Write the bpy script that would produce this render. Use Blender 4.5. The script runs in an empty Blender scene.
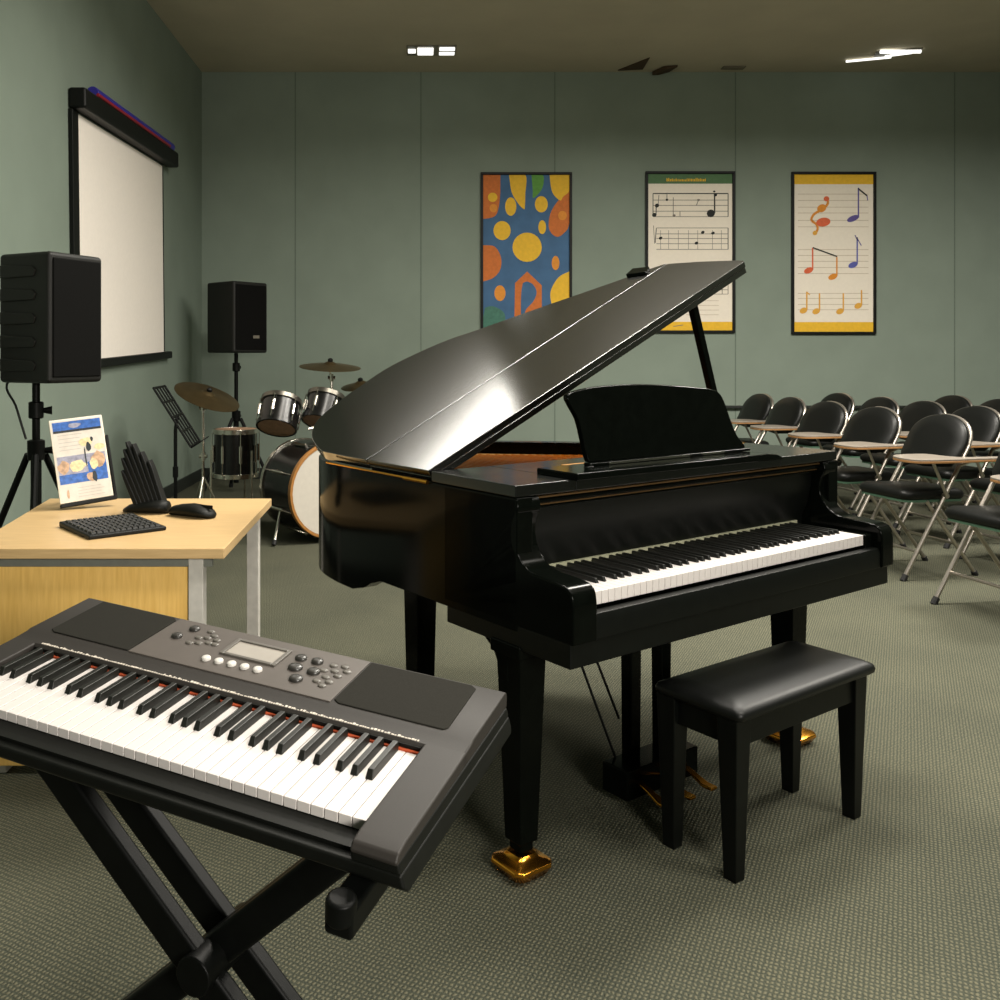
import bpy, bmesh, math, random
from mathutils import Vector, Matrix
random.seed(7)
PI = math.pi
R = math.radians
sc = bpy.context.scene
col = sc.collection

# ------------------------------------------------------------------ helpers
def lin(c):
    c = c / 255.0
    return c / 12.92 if c <= .04045 else ((c + .055) / 1.055) ** 2.4

def rgb(r, g, b):
    return (lin(r), lin(g), lin(b), 1)

def mat(name, c, rough=.5, metal=0, spec=.5, coat=0, vary=.08, scale=30, bump=0, emit=0, bscale=None):
    m = bpy.data.materials.new(name)
    m.use_nodes = True
    nt = m.node_tree
    p = nt.nodes['Principled BSDF']
    p.inputs['Roughness'].default_value = rough
    p.inputs['Metallic'].default_value = metal
    p.inputs['Specular IOR Level'].default_value = spec
    p.inputs['Coat Weight'].default_value = coat
    p.inputs['Coat Roughness'].default_value = .04
    tc = nt.nodes.new('ShaderNodeTexCoord')
    n = nt.nodes.new('ShaderNodeTexNoise')
    n.inputs['Scale'].default_value = scale
    n.inputs['Detail'].default_value = 4
    nt.links.new(tc.outputs['Object'], n.inputs['Vector'])
    ramp = nt.nodes.new('ShaderNodeValToRGB')
    ramp.color_ramp.elements[0].position = .3
    ramp.color_ramp.elements[1].position = .7
    ramp.color_ramp.elements[0].color = tuple(x * (1 - vary) for x in c[:3]) + (1,)
    ramp.color_ramp.elements[1].color = tuple(min(1, x * (1 + vary)) for x in c[:3]) + (1,)
    nt.links.new(n.outputs['Fac'], ramp.inputs['Fac'])
    nt.links.new(ramp.outputs['Color'], p.inputs['Base Color'])
    if emit:
        nt.links.new(ramp.outputs['Color'], p.inputs['Emission Color'])
        p.inputs['Emission Strength'].default_value = emit
    if bump:
        n2 = nt.nodes.new('ShaderNodeTexNoise')
        n2.inputs['Scale'].default_value = bscale or scale * 8
        nt.links.new(tc.outputs['Object'], n2.inputs['Vector'])
        b = nt.nodes.new('ShaderNodeBump')
        b.inputs['Strength'].default_value = bump
        b.inputs['Distance'].default_value = .004
        nt.links.new(n2.outputs['Fac'], b.inputs['Height'])
        nt.links.new(b.outputs['Normal'], p.inputs['Normal'])
    return m

def wood_mat(name, c1, c2, rough=.45, sc_=(3, 40, 40)):
    m = bpy.data.materials.new(name)
    m.use_nodes = True
    nt = m.node_tree
    p = nt.nodes['Principled BSDF']
    p.inputs['Roughness'].default_value = rough
    tc = nt.nodes.new('ShaderNodeTexCoord')
    mp = nt.nodes.new('ShaderNodeMapping')
    mp.inputs['Scale'].default_value = sc_
    n = nt.nodes.new('ShaderNodeTexNoise')
    n.inputs['Scale'].default_value = 3
    n.inputs['Detail'].default_value = 6
    r = nt.nodes.new('ShaderNodeValToRGB')
    r.color_ramp.elements[0].position = .3
    r.color_ramp.elements[1].position = .7
    r.color_ramp.elements[0].color = c1
    r.color_ramp.elements[1].color = c2
    nt.links.new(tc.outputs['Object'], mp.inputs['Vector'])
    nt.links.new(mp.outputs['Vector'], n.inputs['Vector'])
    nt.links.new(n.outputs['Fac'], r.inputs['Fac'])
    nt.links.new(r.outputs['Color'], p.inputs['Base Color'])
    return m

class MB:
    """collects shapes, then links them as ONE mesh object"""
    def __init__(s):
        s.v = []
        s.f = []
        s.m = []
    def add(s, vs, fs, mi=0):
        o = len(s.v)
        s.v += [tuple(v) for v in vs]
        for f in fs:
            s.f.append([o + i for i in f])
            s.m.append(mi)
        return s
    def box(s, x0, x1, y0, y1, z0, z1, mi=0, M=None):
        vs = [Vector((x, y, z)) for z in (z0, z1) for y in (y0, y1) for x in (x0, x1)]
        if M is not None:
            vs = [M @ v for v in vs]
        return s.add(vs, [(0, 2, 3, 1), (4, 5, 7, 6), (0, 1, 5, 4), (2, 6, 7, 3), (0, 4, 6, 2), (1, 3, 7, 5)], mi)
    def frustum(s, c0, w0, c1, w1, mi=0):
        """tapered square bar between two levels; c=(x,y,z), w=(wx,wy)"""
        vs = []
        for c, w in ((c0, w0), (c1, w1)):
            for sx, sy in ((-1, -1), (1, -1), (1, 1), (-1, 1)):
                vs.append((c[0] + sx * w[0] / 2, c[1] + sy * w[1] / 2, c[2]))
        return s.add(vs, [(3, 2, 1, 0), (4, 5, 6, 7), (0, 1, 5, 4), (1, 2, 6, 5), (2, 3, 7, 6), (3, 0, 4, 7)], mi)
    def loops(s, loops, mi=0, cap=True, close=False):
        n = len(loops[0])
        vs = [p for l in loops for p in l]
        fs = []
        k = len(loops)
        for i in range(k if close else k - 1):
            a = i * n
            b = ((i + 1) % k) * n
            for j in range(n):
                j2 = (j + 1) % n
                fs.append((a + j, a + j2, b + j2, b + j))
        if cap and not close:
            fs.append(tuple(range(n - 1, -1, -1)))
            fs.append(tuple(range((k - 1) * n, k * n)))
        return s.add(vs, fs, mi)
    def prism(s, pts, f0, f1, mi=0):
        """pts: 2d outline; f0/f1 map a 2d point to 3d on the two faces"""
        return s.loops([[f0(*p) for p in pts], [f1(*p) for p in pts]], mi)
    def tube(s, path, r, n=10, mi=0, flat=None):
        path = [Vector(p) for p in path]
        loops = []
        up = None
        for i, p in enumerate(path):
            a = path[max(0, i - 1)]
            b = path[min(len(path) - 1, i + 1)]
            t = (b - a).normalized()
            if up is None:
                up = t.orthogonal().normalized()
            up = (up - t * up.dot(t)).normalized()
            w = t.cross(up)
            rr = r[i] if isinstance(r, (list, tuple)) else r
            loops.append([p + (up * math.cos(q) + w * math.sin(q)) * rr for q in [2 * PI * j / n for j in range(n)]])
        return s.loops(loops, mi)
    def bar(s, a, b, w, h, up=(0, 0, 1), mi=0):
        a = Vector(a); b = Vector(b)
        t = (b - a).normalized()
        u = Vector(up)
        x = t.cross(u).normalized()
        u = x.cross(t).normalized()
        q = lambda p: [p - x * w / 2 - u * h / 2, p + x * w / 2 - u * h / 2, p + x * w / 2 + u * h / 2, p - x * w / 2 + u * h / 2]
        return s.loops([q(a), q(b)], mi)
    def lathe(s, prof, M=None, n=32, mi=0):
        """prof: (r,z) list, around local z, moved by M"""
        M = M or Matrix()
        loops = [[M @ Vector((r * math.cos(2 * PI * j / n), r * math.sin(2 * PI * j / n), z)) for j in range(n)] for r, z in prof]
        return s.loops(loops, mi)
    def ell(s, c, rx, ry, rz, M=None, n=20, k=10, mi=0):
        M = M or Matrix()
        loops = []
        for i in range(k + 1):
            a = -PI / 2 + PI * (i + .02) / (k + .04)
            loops.append([M @ Vector((c[0] + rx * math.cos(a) * math.cos(2 * PI * j / n), c[1] + ry * math.cos(a) * math.sin(2 * PI * j / n), c[2] + rz * math.sin(a))) for j in range(n)])
        return s.loops(loops, mi)
    def poly(s, pts, mi=0):
        return s.add(pts, [tuple(range(len(pts)))], mi)
    def build(s, name, mats, parent=None, bevel=0, seg=2, smooth=35, sub=0):
        me = bpy.data.meshes.new(name)
        me.from_pydata(s.v, [], s.f)
        bm = bmesh.new()
        bm.from_mesh(me)
        bmesh.ops.recalc_face_normals(bm, faces=bm.faces)
        bm.to_mesh(me)
        bm.free()
        if not isinstance(mats, (list, tuple)):
            mats = [mats]
        for m in mats:
            me.materials.append(m)
        me.polygons.foreach_set('material_index', s.m)
        if smooth:
            me.polygons.foreach_set('use_smooth', [True] * len(me.polygons))
            me.set_sharp_from_angle(angle=R(smooth))
        o = bpy.data.objects.new(name, me)
        col.objects.link(o)
        if parent:
            o.parent = parent
        if bevel:
            b = o.modifiers.new('edge', 'BEVEL')
            b.width = bevel
            b.segments = seg
            b.limit_method = 'ANGLE'
            b.angle_limit = R(40)
            b.harden_normals = True
        return o

def tag(o, label=None, cat=None, group=None, kind=None):
    if label: o['label'] = label
    if cat: o['category'] = cat
    if group: o['group'] = group
    if kind: o['kind'] = kind
    return o

def thing(name, label, cat, loc=(0, 0, 0), rz=0, group=None):
    o = bpy.data.objects.new(name, None)
    o.empty_display_size = .1
    col.objects.link(o)
    o.location = loc
    o.rotation_euler = (0, 0, rz)
    return tag(o, label, cat, group)

def copy_thing(root, loc, rz, label):
    r = root.copy(); col.objects.link(r)
    r.location = loc
    r.rotation_euler = (0, 0, rz)
    r['label'] = label
    for ch in list(root.children):
        c = ch.copy(); col.objects.link(c); c.parent = r
        for g in list(ch.children):
            d = g.copy(); col.objects.link(d); d.parent = c
    return r

def catmull(pts, n=6):
    out = []
    P = [Vector(p) for p in pts]
    for i in range(len(P) - 1):
        p0 = P[max(0, i - 1)]; p1 = P[i]; p2 = P[i + 1]; p3 = P[min(len(P) - 1, i + 2)]
        for k in range(n):
            t = k / n
            out.append(.5 * ((2 * p1) + (p2 - p0) * t + (2 * p0 - 5 * p1 + 4 * p2 - p3) * t * t + (3 * p1 - p0 - 3 * p2 + p3) * t ** 3))
    out.append(P[-1])
    return [tuple(p) for p in out]

# ------------------------------------------------------------------ materials
M = {}
M['gloss'] = mat('black_lacquer', (.0018, .0024, .0018, 1), .13, spec=.08, vary=.2)
M['lid'] = mat('black_lacquer_lid', (.004, .004, .003, 1), .16, spec=.8, coat=1, vary=.15)
M['lid'].node_tree.nodes['Principled BSDF'].inputs['Coat IOR'].default_value = 1.95
M['lid'].node_tree.nodes['Principled BSDF'].inputs['Coat Roughness'].default_value = .15
M['gloss2'] = mat('black_lacquer_polished', (.003, .0035, .003, 1), .2, spec=.6, vary=.15)
M['satin'] = mat('black_satin', (.0026, .0032, .0026, 1), .38, spec=.18, vary=.2)
M['brass'] = mat('polished_brass', rgb(236, 164, 58), .2, 1, vary=.1)
M['gold'] = mat('gold_iron_plate', rgb(172, 122, 58), .42, .6, vary=.12)
M['gilt'] = mat('dull_gilt', rgb(96, 72, 40), .5, .5)
M['ivory'] = mat('white_key_plastic', rgb(206, 200, 196), .4, vary=.02)
M['ebony'] = mat('black_key_plastic', (.006, .0065, .005, 1), .42, spec=.4, vary=.2)
M['felt'] = mat('pale_felt', rgb(140, 140, 116), .9)
M['redfelt'] = mat('red_felt', rgb(176, 72, 34), .9)
M['leather'] = mat('black_vinyl', (.004, .0045, .004, 1), .42, spec=.28, vary=.2, scale=60, bump=.06)
M['kbody'] = mat('charcoal_plastic', rgb(42, 39, 36), .55, spec=.3, vary=.06, scale=300, bump=.05)
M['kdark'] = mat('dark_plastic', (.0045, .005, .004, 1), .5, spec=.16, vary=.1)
M['kgrille'] = mat('speaker_cloth_dark', rgb(37, 36, 32), .85, spec=.08, vary=.2, scale=500, bump=.1)
M['kpanel'] = mat('grey_panel_plastic', rgb(80, 74, 69), .5, spec=.35, vary=.05)
M['kbtn'] = mat('dark_button', rgb(48, 46, 43), .3)
M['kbtn2'] = mat('grey_button', rgb(88, 84, 78), .35)
M['kwhite'] = mat('white_button', rgb(196, 192, 186), .3)
M['lcd'] = mat('pale_lcd', rgb(148, 142, 133), .3, vary=.05)
M['print'] = mat('pale_lettering', rgb(200, 190, 176), .6)
M['stand'] = mat('black_powder_coat', (.0026, .003, .0026, 1), .45, spec=.14, vary=.2)
M['rubber'] = mat('black_rubber', (.006, .006, .006, 1), .7)
M['oak'] = wood_mat('pale_oak_laminate', rgb(192, 160, 112), rgb(208, 176, 126), .4)
M['panel'] = wood_mat('yellow_wood_panel', rgb(236, 188, 100), rgb(250, 205, 120), .45, (40, 40, 3))
M['grey'] = mat('grey_metal', rgb(196, 192, 184), .45)
M['greyd'] = mat('dark_grey_metal', rgb(112, 114, 106), .5)
M['chrome'] = mat('chrome', rgb(205, 200, 190), .22, 1, vary=.04)
M['dullchrome'] = mat('dull_chrome', rgb(112, 108, 100), .35, .9)
M['steel'] = mat('brushed_steel_tube', rgb(190, 182, 172), .3, .9, vary=.05)
M['desktab'] = wood_mat('tablet_wood', rgb(122, 114, 104), rgb(142, 133, 122), .3)
M['tabedge'] = mat('tablet_edge_wood', rgb(146, 106, 64), .5)
M['mint'] = mat('mint_pan', rgb(72, 104, 84), .5)
M['spkbody'] = mat('speaker_plastic', rgb(26, 26, 24), .5, spec=.3, vary=.15, scale=120, bump=.15)
M['spkgrille'] = mat('speaker_grille', rgb(10, 10, 9), .8, spec=.1, vary=.3, scale=400, bump=.2)
M['badge'] = mat('dull_badge', rgb(110, 104, 92), .5)
M['screenw'] = mat('projection_cloth', rgb(242, 234, 224), .85, vary=.02)
M['blk'] = mat('matt_black', (.004, .0045, .004, 1), .5, spec=.25)
M['redtube'] = mat('red_tube', rgb(150, 20, 40), .35)
M['bluetube'] = mat('blue_tube', rgb(50, 44, 150), .35)
M['cymbal'] = mat('bronze_cymbal', rgb(92, 78, 52), .38, .8, vary=.15, scale=12)
M['drumblk'] = mat('black_drum_wrap', (.006, .006, .006, 1), .25, vary=.2)
M['head'] = mat('white_drum_head', rgb(205, 198, 186), .6, vary=.03)
M['tanhead'] = mat('tan_drum_head', rgb(150, 118, 92), .6, vary=.15)
M['hoop'] = mat('amber_wood_hoop', rgb(170, 118, 62), .4)
M['base'] = mat('dark_baseboard', rgb(34, 38, 34), .5)
M['white'] = mat('white_paper', rgb(246, 236, 220), .8, vary=.02)
M['p_yel'] = mat('print_yellow', rgb(238, 188, 44), .7, vary=.06)
M['p_org'] = mat('print_orange', rgb(206, 112, 44), .7, vary=.1)
M['p_blue'] = mat('print_blue', rgb(62, 102, 142), .7, vary=.12, scale=6)
M['p_grn'] = mat('print_green', rgb(92, 152, 62), .7, vary=.1)
M['p_teal'] = mat('print_teal', rgb(66, 116, 100), .7, vary=.15)
M['p_hdr'] = mat('print_header_green', rgb(82, 118, 78), .7)
M['p_line'] = mat('print_grey_line', rgb(132, 124, 112), .8)
M['p_pale'] = mat('print_pale_line', rgb(196, 178, 154), .8)
M['p_ink'] = mat('print_ink', rgb(38, 40, 38), .8)
M['p_pur'] = mat('print_purple', rgb(96, 84, 150), .7)
M['p_bl2'] = mat('print_violet_blue', rgb(92, 98, 176), .7)
M['p_red'] = mat('print_coral', rgb(224, 104, 64), .7)
M['p_lorg'] = mat('print_light_orange', rgb(228, 146, 48), .7)
M['p_amb'] = mat('print_amber', rgb(228, 170, 66), .7)
M['t_wht'] = mat('tablet_page', rgb(220, 212, 201), .3, emit=.03)
M['t_blu'] = mat('tablet_blue', rgb(52, 98, 172), .3, emit=.12, vary=.35, scale=60)
M['t_dark'] = mat('tablet_dark', rgb(40, 46, 52), .3)
M['t_lav'] = mat('tablet_lavender', rgb(150, 150, 168), .3, emit=.1, vary=.3, scale=50)
M['t_tan'] = mat('tablet_tan', rgb(196, 160, 128), .3, emit=.1, vary=.35, scale=50)
M['t_cream'] = mat('tablet_cream', rgb(226, 206, 160), .3, emit=.1, vary=.2, scale=80)
M['t_gry'] = mat('tablet_grey_line', rgb(188, 182, 174), .3)
M['glow'] = mat('fluorescent_tube', (1, .98, .9, 1), .4, emit=1.6)
M['lampbody'] = mat('lamp_reflector', rgb(120, 116, 100), .4)
M['brown'] = mat('stained_tile', rgb(70, 54, 34), .8)
M['vent'] = mat('vent_paint', rgb(120, 114, 96), .6)
M['keycap'] = mat('keycap_plastic', rgb(34, 34, 32), .5)

def carpet():
    m = bpy.data.materials.new('green_weave_carpet')
    m.use_nodes = True
    nt = m.node_tree
    L = nt.links.new
    p = nt.nodes['Principled BSDF']
    p.inputs['Roughness'].default_value = .95
    p.inputs['Specular IOR Level'].default_value = .15
    tc = nt.nodes.new('ShaderNodeTexCoord')
    def wave(rot, scale, dist=1.2):
        mp = nt.nodes.new('ShaderNodeMapping')
        mp.inputs['Rotation'].default_value = (0, 0, rot)
        L(tc.outputs['Object'], mp.inputs['Vector'])
        w = nt.nodes.new('ShaderNodeTexWave')
        w.inputs['Scale'].default_value = scale
        w.inputs['Distortion'].default_value = dist
        w.inputs['Detail'].default_value = 2
        w.inputs['Detail Scale'].default_value = 2
        L(mp.outputs['Vector'], w.inputs['Vector'])
        return w
    a = wave(R(28), 30, 2.5); b = wave(R(118), 23, 2.5)
    mul = nt.nodes.new('ShaderNodeMath'); mul.operation = 'MULTIPLY'
    L(a.outputs['Fac'], mul.inputs[0]); L(b.outputs['Fac'], mul.inputs[1])
    n1 = nt.nodes.new('ShaderNodeTexNoise'); n1.inputs['Scale'].default_value = 190; n1.inputs['Detail'].default_value = 3
    n2 = nt.nodes.new('ShaderNodeTexNoise'); n2.inputs['Scale'].default_value = 1.6; n2.inputs['Detail'].default_value = 5
    L(tc.outputs['Object'], n1.inputs['Vector']); L(tc.outputs['Object'], n2.inputs['Vector'])
    add = nt.nodes.new('ShaderNodeMath'); add.operation = 'MULTIPLY_ADD'
    L(n1.outputs['Fac'], add.inputs[0]); add.inputs[1].default_value = .95
    L(mul.outputs[0], add.inputs[2])
    r = nt.nodes.new('ShaderNodeValToRGB')
    r.color_ramp.elements[0].position = .18
    r.color_ramp.elements[0].color = rgb(53, 57, 51)
    r.color_ramp.elements[1].position = 1.0
    r.color_ramp.elements[1].color = rgb(108, 105, 87)
    e = r.color_ramp.elements.new(.62); e.color = rgb(75, 77, 65)
    L(add.outputs[0], r.inputs['Fac'])
    mx = nt.nodes.new('ShaderNodeMix'); mx.data_type = 'RGBA'; mx.blend_type = 'MULTIPLY'
    mx.inputs['Factor'].default_value = .8
    L(r.outputs['Color'], mx.inputs['A'])
    r2 = nt.nodes.new('ShaderNodeValToRGB')
    r2.color_ramp.elements[0].position = .3; r2.color_ramp.elements[0].color = (.72, .74, .74, 1)
    r2.color_ramp.elements[1].position = .75; r2.color_ramp.elements[1].color = (1, 1, .97, 1)
    L(n2.outputs['Fac'], r2.inputs['Fac'])
    L(r2.outputs['Color'], mx.inputs['B'])
    L(mx.outputs['Result'], p.inputs['Base Color'])
    bp = nt.nodes.new('ShaderNodeBump'); bp.inputs['Strength'].default_value = .6; bp.inputs['Distance'].default_value = .006
    L(add.outputs[0], bp.inputs['Height']); L(bp.outputs['Normal'], p.inputs['Normal'])
    return m

def plaster(name, c, c2, seams=(), axis=0):
    m = mat(name, c, .85, spec=.25, vary=.05, scale=2.2, bump=.12, bscale=160)
    return m
M['carpet'] = carpet()
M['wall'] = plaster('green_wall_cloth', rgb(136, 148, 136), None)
M['wall_shaded'] = plaster('green_wall_cloth_shaded', rgb(124, 136, 124), None)  # same cloth as the back wall, dimmer light put into the colour
M['wall_low_bounce'] = plaster('low_bounce_wall_cloth', rgb(70, 76, 66), None)  # unseen walls, coloured dark to cut the light they bounce back
M['ceil'] = plaster('dull_ceiling', rgb(190, 182, 160), None)
M['seam'] = mat('wall_seam', rgb(104, 117, 106), .8)

# ------------------------------------------------------------------ camera
H = 1.35
F, CX, HY = 917.0, 420.0, 355.0
cam = bpy.data.cameras.new('camera')
co = bpy.data.objects.new('camera', cam)
col.objects.link(co)
co.location = (0, 0, H)
co.rotation_euler = (R(90), 0, 0)
cam.sensor_width = 36
cam.lens = F / 1000 * 36
cam.shift_x = (500 - CX) / 1000
cam.shift_y = -(500 - HY) / 1000
cam.clip_start = .02
sc.camera = co

# ------------------------------------------------------------------ the room
XL, XR, YF, YB, ZC = -2.38, 6.7, -1.6, 10.0, 4.436
def struct(name, mb, m, **k):
    o = mb.build(name, m, **k)
    o['kind'] = 'structure'
    return o
struct('floor', MB().box(XL - .1, XR + .1, YF - .1, YB + .1, -.1, 0), M['carpet'], smooth=0)
struct('ceiling', MB().box(XL - .1, XR + .1, YF - .1, YB + .1, ZC, ZC + .1), M['ceil'], smooth=0)
w = MB().box(XL, XR, YB, YB + .1, 0, ZC)
for x in (-1.36, .01, 1.47, 3.44, 5.83):
    w.box(x - .006, x + .006, YB - .0015, YB + .01, .12, ZC, 1)
struct('wall_back', w, [M['wall'], M['seam']], smooth=0)
struct('wall_left', MB().box(XL - .1, XL, YF, YB, 0, ZC), M['wall_shaded'], smooth=0)
struct('wall_right', MB().box(XR, XR + .1, YF, YB, 0, ZC), M['wall_low_bounce'], smooth=0)
struct('wall_front', MB().box(XL, XR, YF - .1, YF, 0, ZC), M['wall_low_bounce'], smooth=0)
struct('baseboard_back', MB().box(XL, XR, YB - .018, YB, 0, .12), M['base'], bevel=.004)
struct('baseboard_left', MB().box(XL, XL + .018, YF, YB - .02, 0, .12), M['base'], bevel=.004)
struct('trim_1', MB().box(3.3, 6.5, YB - .045, YB, .768, .80), M['base'], bevel=.006)

# ------------------------------------------------------------------ grand piano
PA = math.atan2(1.148, 1.622)
PO = (0.43227, 2.2651, 0)
piano = thing('grand_piano', 'glossy black baby grand piano with its lid propped open, standing on brass-shod legs', 'piano', PO, PA)
G, SA = M['gloss'], M['satin']
UL, UR = -.115, 1.36
def plan(w, v):      # lid outline point -> case plan
    return (UL + w * (UR - UL) / 1.555, v)
tailpts = [(0, .97), (.006, 1.09), (.032, 1.22), (.087, 1.34), (.187, 1.457), (.324, 1.542), (.47, 1.582), (.649, 1.585), (.86, 1.535), (1.02, 1.425), (1.215, 1.255), (1.38, 1.09), (1.49, .97), (1.545, .86), (1.558, .74), (1.56, .6)]
curve = catmull(tailpts, 5)
outer = [plan(*p) for p in ([(0, .16), (0, .35), (0, .53), (0, .70), (0, .80), (0, .86), (0, .90)] + curve + [(1.56, .4), (1.555, .16)])]
def offset(path, d):
    out = []
    for i, p in enumerate(path):
        a = path[max(0, i - 1)]; b = path[min(len(path) - 1, i + 1)]
        tx, ty = b[0] - a[0], b[1] - a[1]
        l = math.hypot(tx, ty)
        out.append((p[0] + ty / l * d, p[1] - tx / l * d))
    return out
inner = offset(outer, .055)
def zb(v):           # underside of the case dips towards the tail
    t = min(1, max(0, (v - .80) / .16))
    return .645 - .058 * (t * t * (3 - 2 * t))
ZT = .985
mb = MB()
mb.loops([[(o[0], o[1], zb(o[1])), (o[0], o[1], ZT), (i[0], i[1], ZT), (i[0], i[1], zb(i[1]))] for o, i in zip(outer, inner)])
mb.build('rim', G, piano, bevel=.004)
# underside and plate
MB().prism(inner, lambda x, y: (x, y, .66), lambda x, y: (x, y, .70)).build('soundboard', M['satin'], piano, smooth=0)
plate_in = offset(outer, .056)
pm = MB()
pm.prism([p for p in plate_in if p[1] > .3] , lambda x, y: (x, y, .915), lambda x, y: (x, y, .935))
pl = pm.build('iron_plate', M['gold'], piano, bevel=.004)
st = MB()
for i in range(46):
    u = .0 + i * .026
    v1 = 1.42 - max(0, (u - .45)) * .78
    if u < .12: v1 = 1.25
    st.bar((u, .42, .953), (u + .02, v1 - .03, .953), .0035, .0035)
tag(st.build('strings', M['brass'], piano, smooth=0), kind='stuff')
bd = MB()
bd.box(.0, 1.2, .50, .56, .935, .962)
bd.build('tuning_block', M['gold'], piano, bevel=.004)
# flat front board
MB().box(UL, .10, .165, .53, ZT + .001, 1.017).box(.10, 1.03, .30, .53, ZT + .001, 1.017).box(.10, 1.03, .165, .30, ZT + .001, 1.014).box(1.03, UR + .003, .165, .53, ZT + .001, 1.017).build('top_board', M['gloss2'], piano, bevel=.003)
MB().box(.95, UR, .531, .541, .99, 1.019).build('brass_edge_strip', M['brass'], piano)
# long brass lid hinge
hm = MB()
hm.tube([(UL - .004, .545, .985), (UL - .004, 1.13, .985)], .0035, 8)
hm.tube([(UL - .006, .54, .984), (UL - .006, .66, .984)], .006, 8)
hm.build('lid_hinge', M['brass'], piano)
# cheeks (arms)
prof = [(.165, .984), (.158, .955), (.172, .925), (.178, .89), (.168, .855), (.142, .824), (.11, .808), (.065, .803), (.02, .80), (-.015, .795), (-.034, .78), (-.04, .75), (-.04, .66), (.47, .66), (.47, .984)]
prof = [(v, z) for v, z in prof]
top = catmull(prof[:12], 4)
prof2 = top + prof[12:]
for u0, u1 in ((UL, -.032), (1.277, UR - .012)):
    MB().prism(prof2, lambda v, z, u=u0: (u, v, z), lambda v, z, u=u1: (u, v, z)).build('cheek', G, piano, bevel=.006, seg=3)
# key bed, key slip, key blocks
MB().box(-.112, 1.335, -.028, .46, .600, .662).box(-.06, 1.30, .0, .40, .662, .705).build('key_bed', SA, piano, bevel=.004)
ks = MB()
ks.prism([(-.034, .66), (-.034, .705), (-.028, .722), (-.004, .724), (-.004, .66)], lambda v, z: (-.032, v, z), lambda v, z: (1.277, v, z))
ks.build('key_slip', SA, piano, bevel=.002)
for u0, u1 in ((-.032, -.002), (1.236, 1.277)):
    MB().box(u0, u1, -.006, .24, .70, .765).build('key_block', G, piano, bevel=.005)
# keys
def make_keys(parent, nw, x0, pitch, y0, y1, zb_, zt, first, bl, bh, bw, mw, mk, ybf):
    """white and black keys along x; first = note index of the first white key (0=C)"""
    pat = [0, 1, 3, 4, 5]
    W = MB().box(-pitch / 2 + .0006, pitch / 2 - .0006, y0, y1, zb_, zt).build('white_key', mw, parent, bevel=min(.0012, pitch * .05))
    B = MB().prism([(-bw / 2, 0), (bw / 2, 0), (bw * .36, bh), (-bw * .36, bh)], lambda x, z: (x, ybf + (.0 if z == 0 else .008), zt + z - .004), lambda x, z: (x, bl, zt + z - .004)).build('black_key', mk, parent, bevel=bw * .1)
    fw = fb = True
    for i in range(nw):
        n = (first + i) % 7
        x = x0 + (i + .5) * pitch
        if fw:
            o = W; fw = False
        else:
            o = W.copy(); col.objects.link(o)
        o.location.x = x
        if n in (0, 1, 3, 4, 5) and i < nw - 1:
            if fb:
                o = B; fb = False
            else:
                o = B.copy(); col.objects.link(o)
            o.location.x = x + pitch / 2 + {0: -.1, 1: .1, 3: -.14, 4: 0, 5: .14}[n] * pitch
make_keys(piano, 52, 0, 1.2345 / 52, .0, .235, .732, .765, 5, .235, .016, .0115, M['ivory'], M['ebony'], .055)
MB().box(-.002, 1.236, .236, .243, .735, .779).build('felt_strip', M['felt'], piano)
# fallboard with mouldings
fb = MB()
fb.prism([(.247, .735), (.243, .79), (.222, .84), (.21, .90), (.205, .975), (.30, .975), (.30, .735)], lambda v, z: (-.032, v, z), lambda v, z: (1.277, v, z))
fb.build('fallboard', SA, piano, bevel=.003)
fm = MB()
fm.box(-.032, 1.277, .178, .30, .962, .972).box(-.032, 1.277, .190, .30, .946, .953)
fm.build('fallboard_moulding', G, piano, bevel=.003)
MB().box(-.03, 1.275, .176, .30, .976, .980).box(-.03, 1.275, .186, .2, .9555, .9585).build('gilt_line', M['gilt'], piano)
# music shelf and desk
ms = MB()
ms.prism([(.085, 1.015), (.085, 1.035), (.93, 1.035), (.985, 1.030), (1.035, 1.012)], lambda u, z: (u, .145, z), lambda u, z: (u, .305, z))
ms.build('music_shelf', G, piano, bevel=.004)
dk = [(.245, 1.043), (.234, 1.079), (.230, 1.108), (.217, 1.165), (.192, 1.206), (.182, 1.228), (.200, 1.243), (.301, 1.257), (.472, 1.262), (.657, 1.254), (.82, 1.240), (.868, 1.226), (.893, 1.19), (.912, 1.14), (.938, 1.086), (.974, 1.050), (.965, 1.040)]
dkc = catmull(dk, 4)
def dface(off):
    return lambda u, z: (u, .258 + (z - 1.04) * .12 + off, z)
desk_o = MB().prism(dkc, dface(0), dface(.02)).build('music_desk', G, piano, bevel=.004)
desk_o['label'] = 'scroll-edged music desk'
MB().box(.225, .97, .235, .262, 1.035, 1.044).build('desk_ledge', G, piano, bevel=.003)
MB().box(.30, .66, .2335, .236, 1.0365, 1.0425).box(.72, .83, .2335, .236, 1.0365, 1.0425).build('ledge_hinge', M['chrome'], piano)
MB().box(.12, .215, .25, .275, 1.017, 1.028).tube([(.135, .235, 1.022), (.235, .235, 1.03)], .008).build('desk_slide', SA, piano, bevel=.003)
MB().box(.24, .335, .335, .37, 1.0175, 1.027).build('slide_rail', M['gold'], piano, bevel=.003)
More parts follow.
